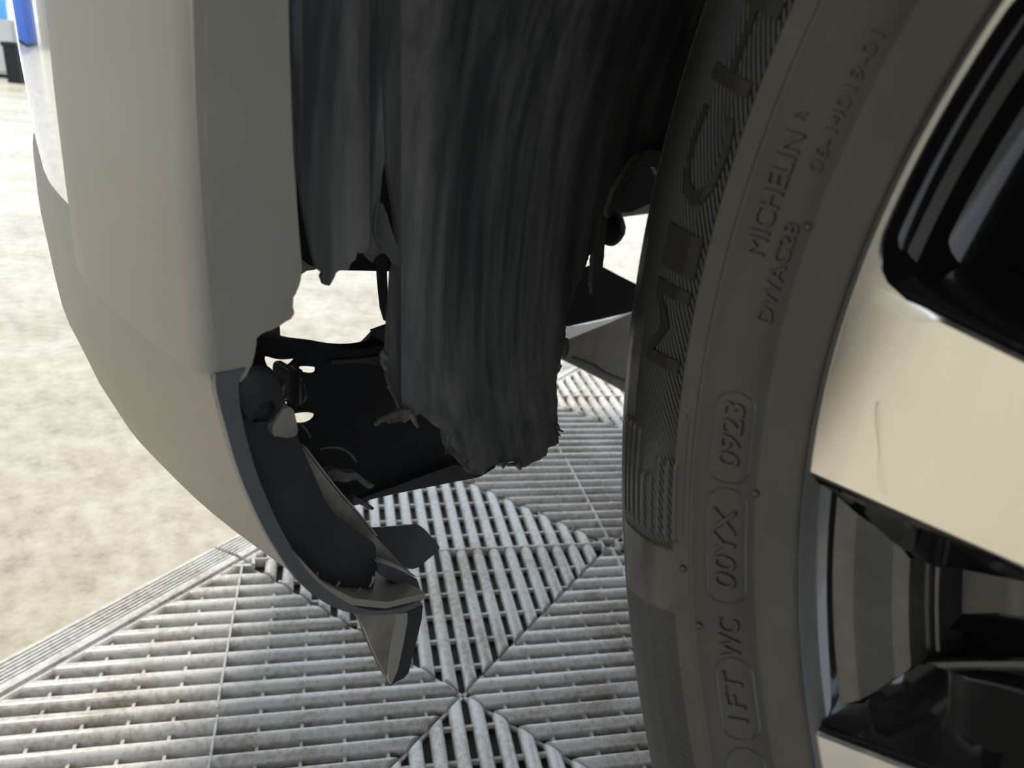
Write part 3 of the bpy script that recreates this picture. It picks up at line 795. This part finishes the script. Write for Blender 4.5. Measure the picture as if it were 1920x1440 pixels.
# raised lettering wrapped on the sidewall
def glyph_mesh(txt, shear=0.0):
    cu = bpy.data.curves.new('glyphs', 'FONT'); cu.body = txt; cu.resolution_u = 3; cu.shear = shear
    ob = bpy.data.objects.new('glyphs', cu); COL.objects.link(ob)
    dg = bpy.context.evaluated_depsgraph_get()
    me = bpy.data.meshes.new_from_object(ob.evaluated_get(dg))
    bpy.data.objects.remove(ob)
    return me
def wrap_text(txt, r0, r1, d0, d1, name, h=0.0006, mat_='rubber', cut=0.0045, shear=0.0):
    """txt reads from angle d0 (lower) up to d1, letter feet at r0 and heads at r1."""
    me = glyph_mesh(txt, shear)
    b = bmesh.new(); b.from_mesh(me)
    bmesh.ops.triangulate(b, faces=b.faces)
    xs = [v_.co.x for v_ in b.verts]; ys = [v_.co.y for v_ in b.verts]
    x0, x1, y0, y1 = min(xs), max(xs), min(ys), max(ys)
    span = abs(rad(d0 - d1)) * (r0 + r1) / 2
    for v_ in b.verts:
        v_.co.x = (v_.co.x - x0) / (x1 - x0) * span; v_.co.y = (v_.co.y - y0) / (y1 - y0) * (r1 - r0); v_.co.z = 0
    for _ in range(5):
        es = [e for e in b.edges if e.calc_length() > cut]
        if not es: break
        bmesh.ops.subdivide_edges(b, edges=es, cuts=1)
        bmesh.ops.triangulate(b, faces=[f for f in b.faces if len(f.verts) > 3])
    bmesh.ops.remove_doubles(b, verts=b.verts, dist=1e-6)
    top = list(b.faces)
    bnd = [e for e in b.edges if len(e.link_faces) == 1]
    ret = bmesh.ops.extrude_edge_only(b, edges=bnd)
    for v_ in b.verts: v_.co.z = h
    for g_ in ret['geom']:
        if isinstance(g_, bmesh.types.BMVert): g_.co.z = -0.0006
    for v_ in b.verts:
        r_ = r0 + v_.co.y; th = rad(d0) - v_.co.x / ((r0 + r1) / 2)
        fl_ = 0.00022 if v_.co.z < 0 else 0
        v_.co = wpt(r_, th, side_o(r_) + v_.co.z) - HUB
    bmesh.ops.recalc_face_normals(b, faces=b.faces)
    m2 = bpy.data.meshes.new(name); b.to_mesh(m2); b.free()
    m2.materials.append(M[mat_])
    o = bpy.data.objects.new(name, m2); COL.objects.link(o); o.parent = tyre
    return o
GROUP_TXT = 'raised_lettering'
for ch, a0, a1 in (('M', 185.0, 179.3), ('I', 178.4, 175.6), ('C', 174.0, 168.2), ('H', 166.8, 161.6), ('E', 160.2, 155.8), ('L', 154.6, 150.6), ('I', 149.6, 147.2), ('N', 145.6, 140.4)):
    wrap_text(ch, 0.2945, 0.3145, a0, a1, GROUP_TXT, 0.0010, mat_='rubber_dark', cut=0.003)
wrap_text('MICHELIN', 0.2752, 0.2802, 175.5, 167.6, GROUP_TXT, 0.0012)
wrap_text('R', 0.2768, 0.2794, 166.85, 166.35, GROUP_TXT, 0.0009)
wrap_text('DWAC28', 0.2690, 0.2727, 179.85, 172.9, GROUP_TXT, 0.0012)
wrap_text('06-14019-01', 0.2690, 0.2720, 169.5, 161.2, GROUP_TXT, 0.0009)
wrap_text('0923', 0.2712, 0.2770, 190.9, 186.0, GROUP_TXT, 0.0013, shear=0.1)
wrap_text('00YX', 0.2710, 0.2770, 200.3, 194.1, GROUP_TXT, 0.0013, shear=0.1)
wrap_text('WC', 0.2706, 0.2766, 205.6, 202.6, GROUP_TXT, 0.0013, shear=0.1)
wrap_text('1FT', 0.2712, 0.2766, 210.5, 206.7, GROUP_TXT, 0.0013, shear=0.1)
# rounded raised outlines round the date and plant codes
def outline_ring(r0, r1, d0, d1, name, w=0.0005, h=0.0005, fill=False):
    rm = (r0 + r1) / 2; hw = (r1 - r0) / 2; ln = abs(rad(d0 - d1)) * rm; rc = hw * 0.95
    loop = []
    for cx, cy, s0 in ((ln - rc, hw - rc, 0), (rc, hw - rc, 90), (rc, -hw + rc, 180), (ln - rc, -hw + rc, 270)):
        for q in range(9):
            t = rad(s0 + 90 * q / 8); loop.append((cx + rc * math.cos(t), cy + rc * math.sin(t), math.cos(t), math.sin(t)))
    lp = []
    for a, b in zip(loop, loop[1:] + loop[:1]):
        n = max(1, int(math.hypot(b[0] - a[0], b[1] - a[1]) / 0.003))
        for i in range(n): lp.append(tuple(a[q] + (b[q] - a[q]) * i / n for q in range(4)))
    rows = []
    for x, y, nx, ny in lp:
        row = []
        for dw, hh in ((w, -0.0005), (w * 0.6, h), (-w * 0.6, h), (-w, -0.0005)):
            X, Y = x + nx * dw, y + ny * dw
            r_ = rm + Y; row.append(wpt(r_, rad(d0) - X / rm, side_o(r_) + hh))
        rows.append(row)
    rows.append(rows[0])
    vv, ff = [], []; grid(vv, ff, rows)
    return fixn(obj(name, vv, ff, 'rubber', tyre, ang=60, loc=HUB))
outline_ring(0.2689, 0.2797, 192.2, 185.3, 'code_border')
outline_ring(0.2687, 0.2796, 201.5, 192.6, 'code_border')
outline_ring(0.2685, 0.2790, 211.8, 205.7, 'code_border')
outline_ring(0.2690, 0.2796, 221.0, 212.4, 'code_border')
# smooth badge patch and striped patch on the shoulder
def patch(name, r0f, r1f, d0, d1, h, rowsn=10, seg=24, round_end=0.0):
    rows = []
    for i in range(seg + 1):
        d = d0 + (d1 - d0) * i / seg
        cut = 0
        dist = abs(rad(d - d0)) * 0.3
        if round_end and dist < round_end: cut = round_end - math.sqrt(max(0, round_end ** 2 - (round_end - dist) ** 2))
        ra, rb = r0f + cut, r1f
        rows.append([wpt(ra + (rb - ra) * j / rowsn, rad(d), side_o(ra + (rb - ra) * j / rowsn) + (h if 0 < j < rowsn and 0 < i < seg else -0.0004)) for j in range(rowsn + 1)])
    vv, ff = [], []; grid(vv, ff, rows)
    return fixn(obj(name, vv, ff, 'rubber', tyre, ang=60, loc=HUB))
patch('smooth_badge', 0.2868, 0.3345, 203.2, 197.9, 0.0006, 14, 26, 0.010)
for i in range(9):
    r_ = 0.2895 + i * 0.0051
    hi = 190.0 if i > 4 else (193.0 if i > 2 else 191.4)
    patch('raised_bar', r_, r_ + 0.0026, 197.6, hi, 0.0008, 4, 20)
patch('raised_bar', 0.2872, 0.2890, 197.0, 187.5, 0.0006, 4, 20)
# moulding pips and a lump of dirt
for r_, d in ((0.2677, 172.86), (0.2669, 192.64), (0.2881, 199.3), (0.2828, 203.4)):
    vv, ff = [], []
    c = wpt(r_, rad(d), side_o(r_)); rows = []
    for i in range(5):
        t = math.pi / 2 * i / 4
        rows.append([c + WN * 0.0012 * math.sin(t) + (WA * math.cos(p_) + UP * math.sin(p_)) * (0.0014 * math.cos(t) + 0.0001) for p_ in [2 * math.pi * q / 8 for q in range(8)]])
    grid(vv, ff, rows, True); fixn(obj('rubber_pip', vv, ff, 'rubber', tyre, loc=HUB))

# ------------------------------------------------------------------ alloy wheel
ring = [(.2415, -.020), (.2440, -.0080), (.2462, -.0050), (.2486, -.0045), (.2496, -.0015), (.2510, -.0012), (.2514, -.004), (.2500, -.012), (.2415, -.024)]
NS = 180
vv, ff = [], []
rows = [[wpt(r_, 2 * math.pi * j / NS, o_) for r_, o_ in ring] for j in range(NS)]
rows.append(rows[0]); grid(vv, ff, rows)
# barrel
rows = [[wpt(r_, 2 * math.pi * j / NS, o_) for r_, o_ in ((.2415, -.022), (.232, -.034), (.226, -.060), (.224, -.120), (.228, -.20), (.2415, -.235))] for j in range(NS + 1)]
grid(vv, ff, rows)
rim = obj('wheel_rim', vv, ff, 'gloss_black', CAR, loc=HUB)
rim['label'] = 'alloy wheel with machined silver spokes and gloss black pockets'
def fold(r_):                                         # the face tips back slightly outside a crease
    return -0.0006 - (0.014 * (r_ - 0.2165) if r_ > 0.2165 else 0.0) + (0.0 if r_ > 0.1 else 0)
A1, A2 = rad(174.75), rad(189.95)
def spoke(base, open_u, name='spoke'):
    """One spoke: flat machined face with radiused corners, gloss flanks sloping inward."""
    rs = [0.060, 0.09, 0.12, 0.15, 0.18, 0.20, 0.2150, 0.2180, 0.225, 0.235, 0.243, 0.2485, 0.2505, 0.2512]
    U = [0, 0.02, 0.08, 0.25, 0.5, 0.75, 0.92, 0.98, 1]
    face = []
    for r_ in rs:
        row = []
        for u in U:
            a = A1 + (A2 - A1) * u
            if r_ > 0.2485 and u == open_u: a += (1 if u == 0 else -1) * (r_ - 0.2485) * 1.6 / r_
            rr = r_
            o_ = fold(r_) - (0.0012 if r_ > 0.2508 else 0) - (0.0009 if u == open_u or (u in (0, 1) and r_ < 0.232) else 0)
            row.append(wpt(rr, a + base, o_))
        face.append(row)
    vv, ff = [], []; grid(vv, ff, face)
    sp = obj(name, vv, ff, 'alloy', rim, ang=30, loc=HUB); fixn(sp)
    # flanks
    vv, ff = [], []
    for sgn, a_ in ((-1, A1), (1, A2)):
        rows = []
        for r_ in rs[:-2]:
            o0 = fold(r_) - 0.0009
            rows.append([wpt(r_, a_ + base, o0), wpt(r_, a_ + base + sgn * 0.006 / r_ * 0.35, o0 - 0.0018), wpt(r_, a_ + base + sgn * 0.010 / r_ * 0.5, o0 - 0.016), wpt(r_, a_ + base + sgn * 0.016 / r_ * 0.6, o0 - 0.034), wpt(r_, a_ + base + sgn * 0.004 / r_ * 0.6, o0 - 0.060)])
        grid(vv, ff, rows)
    fl_ = obj('spoke_flank', vv, ff, 'gloss_black', rim, ang=50, loc=HUB); fixn(fl_)
for q in range(5):
    spoke(rad(72 * q), 1); spoke(rad(72 * q + 35.45), 0)
# silver rim band over every second opening, with rounded corners into the spokes
for q in range(5):
    base = rad(72 * q)
    rows = []
    a_hi, a_lo = A1, rad(153.45 + 0.75)
    n = 40
    for i in range(n + 1):
        a = a_hi + (a_lo - a_hi) * i / n
        d = min(abs(a - a_hi), abs(a - a_lo)) * 0.245
        Rc_ = 0.0155
        ri = 0.2462 - (Rc_ - math.sqrt(max(0, Rc_ ** 2 - (Rc_ - d) ** 2)) if d < Rc_ else 0)
        rows.append([wpt(ri + (0.2508 - ri) * t, a + base, fold(ri + (0.2508 - ri) * t) - (0.0009 if (t == 0 and 2 < i < n - 2) or t == 1 else 0) + 0.00005) for t in (0, 0.06, 0.5, 0.92, 1)] )
    vv, ff = [], []; grid(vv, ff, rows)
    fixn(obj('rim_band', vv, ff, 'alloy', rim, ang=30, loc=HUB))
    rows2 = [[r[0], r[0] - WN * 0.002 - (r[0] - HUB - WN * (r[0] - HUB).dot(WN)).normalized() * 0.0006, r[0] - WN * 0.012 - (r[0] - HUB - WN * (r[0] - HUB).dot(WN)).normalized() * 0.002, r[0] - WN * 0.034 - (r[0] - HUB).normalized() * 0.010, r[0] - WN * 0.06 - (r[0] - HUB).normalized() * 0.012] for r in rows]
    vv, ff = [], []; grid(vv, ff, rows2)
    fixn(obj('opening_wall', vv, ff, 'gloss_black', rim, ang=60, loc=HUB))
# recessed pockets: sloped panel in lighter gloss black stepping in to a slot
def pocket(base):
    a0, a1 = rad(190.6), rad(209.4)
    def row(r_, o_, ins):
        d = ins / r_
        return [wpt(r_, base + a0 + d + (a1 - a0 - 2 * d) * t, o_) for t in (0, 0.04, 0.2, 0.5, 0.8, 0.96, 1)]
    rows = [row(0.2478, -0.0040, 0.001), row(0.2462, -0.0056, 0.0015), row(0.2448, -0.0086, 0.0022), row(0.2440, -0.0094, 0.004), row(0.2365, -0.0106, 0.0075), row(0.228, -0.0180, 0.014), row(0.2235, -0.0200, 0.019), row(0.2225, -0.024, 0.0195), row(0.2222, -0.044, 0.0195)]
    vv, ff = [], []; grid(vv, ff, rows)
    fixn(obj('pocket_panel', vv, ff, 'gloss_soft', rim, ang=12, loc=HUB))
    # pocket side walls and web
    vv, ff = [], []
    for sd in (0, 1):
        rws = []
        for r_, o_, ins in ((0.2478, -0.0040, 0.001), (0.2440, -0.0094, 0.004), (0.236, -0.0125, 0.008), (0.228, -0.0165, 0.014), (0.2225, -0.022, 0.0195), (0.205, -0.040, 0.021), (0.18, -0.050, 0.018), (0.15, -0.055, 0.012), (0.11, -0.05, 0.006)):
            d = ins / r_
            a_in = base + (a0 + d if sd == 0 else a1 - d); a_out = base + (a0 - 0.004 if sd == 0 else a1 + 0.004)
            rws.append([wpt(r_, a_out, -0.003), wpt(r_, a_out * 0.6 + a_in * 0.4, -0.003 + (o_ + 0.003) * 0.55), wpt(r_, a_in, o_)])
        grid(vv, ff, rws)
    fixn(obj('pocket_wall', vv, ff, 'gloss_black', rim, ang=40, loc=HUB))
    vv, ff = [], []
    rws = []
    for r_, o_ in ((0.2222, -0.044), (0.214, -0.050), (0.20, -0.054), (0.17, -0.058), (0.13, -0.056), (0.09, -0.05)):
        rws.append([wpt(r_, base + a0 + (a1 - a0) * t, o_ + (0.007 if t == 0.62 else 0)) for t in (0, 0.3, 0.58, 0.62, 0.66, 0.85, 1)])
    grid(vv, ff, rws)
    fixn(obj('pocket_floor', vv, ff, 'gloss_black', rim, ang=25, loc=HUB))
    a_s, a_e = base + rad(196.4), base + rad(203.6)
    vv, ff = [], []
    grid(vv, ff, [[wpt(r_, a_s + (a_e - a_s) * t, o_) for r_, o_ in ((0.2215, -0.0300), (0.2213, -0.0294), (0.2201, -0.0294), (0.2199, -0.0300))] for t in [i / 10 for i in range(11)]])
    fixn(obj('slot_edge', vv, ff, 'alloy', rim, ang=60, loc=HUB))
    tube_pts = [wpt(0.2222 - 0.055 * t, base + rad(204.6) - rad(3.5) * t, -0.026 - 0.024 * t) - HUB * 0 for t in [i / 8 for i in range(9)]]
    tube('pocket_ridge', tube_pts, 0.0020, 'gloss_black', rim, 8)
for q in range(5): pocket(rad(72 * q))
# dried water run on the nearest spoke face
vv, ff = [], []
grid(vv, ff, [[wpt(0.2285 - 0.0075 * t + du * (0.0012 + 0.0006 * math.sin(9 * t)), rad(182.3 + 6.6 * t), fold(0.2285 - 0.0075 * t) + (0.00012 if du == 0 else 0.00002)) for du in (-1, 0, 1)] for t in [i / 16 for i in range(17)]])
fixn(obj('water_mark', vv, ff, 'alloy_stain', rim, loc=HUB))
# hub
vv, ff = [], []
rows = [[wpt(r_, 2 * math.pi * j / 60, o_) for r_, o_ in ((0.001, -0.004), (0.030, -0.004), (0.034, -0.010), (0.060, -0.0012), (0.085, -0.012), (0.09, -0.05))] for j in range(61)]
grid(vv, ff, rows); fixn(obj('hub_cap', vv, ff, 'gloss_black', rim, loc=HUB))
vv, ff = [], []
rows = [[wpt(r_, 2 * math.pi * j / 60, o_) for r_, o_ in ((0.03, -0.105), (0.165, -0.105), (0.165, -0.135), (0.03, -0.135))] for j in range(61)]
grid(vv, ff, rows); fixn(obj('brake_disc', vv, ff, 'brake', CAR, ang=30))

# ------------------------------------------------------------------ things far off, past the bumper
def sub(name, o_parent, lo, hi, mat_):
    vv, ff = [], []
    box(vv, ff, [(a + b) / 2 for a, b in zip(lo, hi)], [(b - a) / 2 for a, b in zip(lo, hi)])
    o = obj(name, vv, ff, mat_, o_parent, smooth=False); return o
# blue storage container with ribbed sides
cont = empty('storage_container', (-10.8, 11.4, 0), 'blue ribbed storage container standing far off past the bumper', 'container')
sub('container_body', cont, (-11.45, 10.9, 0.05), (-10.1, 13.4, 2.4), 'blue')
for i in range(5):
    x_ = -11.42 + i * 0.28
    sub('container_rib', cont, (x_, 10.85, 0.1), (x_ + 0.14, 10.9, 2.35), 'blue')
sub('container_foot', cont, (-11.45, 10.9, 0.0), (-10.1, 13.4, 0.05), 'dark')
post = empty('timber_stack', (-12.0, 10.5, 0), 'cream boards standing upright between the blue container and the grey shed', 'boards')
for i in range(3):
    x_ = -12.4 + i * 0.29
    sub('board', post, (x_, 10.5 + 0.03 * i, 0.0), (x_ + 0.25, 10.54 + 0.03 * i, 2.3 - 0.1 * i), 'cream')
shed = empty('shed', (-14.2, 9.6, 0), 'pale grey steel shed with a double door beyond the cream boards', 'shed')
sub('shed_body', shed, (-15.8, 9.4, 0.0), (-12.7, 11.4, 2.3), 'wall_pale')
sub('shed_roof', shed, (-15.95, 9.25, 2.3), (-12.55, 11.55, 2.38), 'ceil')
sub('shed_door', shed, (-15.0, 9.36, 0.05), (-14.27, 9.4, 2.0), 'wall_pale')
sub('shed_door', shed, (-14.23, 9.36, 0.05), (-13.5, 9.4, 2.0), 'wall_pale')
cab = empty('cabinet', (-5.25, 7.9, 0), 'low pale grey cabinet on the bright concrete past the bumper', 'cabinet')
sub('cabinet_body', cab, (-5.50, 7.80, 0.03), (-5.02, 8.05, 0.52), 'wall_pale')
sub('cabinet_door', cab, (-5.48, 7.78, 0.06), (-5.27, 7.80, 0.50), 'wall_pale')
sub('cabinet_door', cab, (-5.25, 7.78, 0.06), (-5.04, 7.80, 0.50), 'wall_pale')
sub('cabinet_foot', cab, (-5.48, 7.82, 0.0), (-5.04, 8.03, 0.03), 'dark')
drum = empty('drum', (-5.27, 7.92, 0.52), 'light blue plastic drum standing on top of the low grey cabinet', 'drum')
vv, ff = [], []
grid(vv, ff, [[V((-5.27 + r_ * math.cos(2 * math.pi * j / 28), 7.92 + r_ * math.sin(2 * math.pi * j / 28), 0.52 + z)) for r_, z in ((0.001, 0), (0.10, 0), (0.11, 0.02), (0.11, 0.14), (0.117, 0.15), (0.117, 0.17), (0.11, 0.18), (0.11, 0.36), (0.10, 0.38), (0.001, 0.385))] for j in range(29)])
fixn(obj('drum_body', vv, ff, 'sky_blue', drum))
vv, ff = [], []
grid(vv, ff, [[V((-5.22 + r_ * math.cos(2 * math.pi * j / 14), 7.92 + r_ * math.sin(2 * math.pi * j / 14), 0.903 + z)) for r_, z in ((0.018, 0), (0.018, 0.02), (0.001, 0.022))] for j in range(15)])
fixn(obj('drum_cap', vv, ff, 'black_plastic', drum))
crate = empty('crate', (-4.83, 7.45, 0), 'small black crate on the bright concrete beside the low grey cabinet', 'crate')
sub('crate_body', crate, (-4.90, 7.40, 0.0), (-4.78, 7.52, 0.33), 'black_plastic')
sub('crate_lid', crate, (-4.91, 7.39, 0.31), (-4.77, 7.53, 0.345), 'black_plastic')
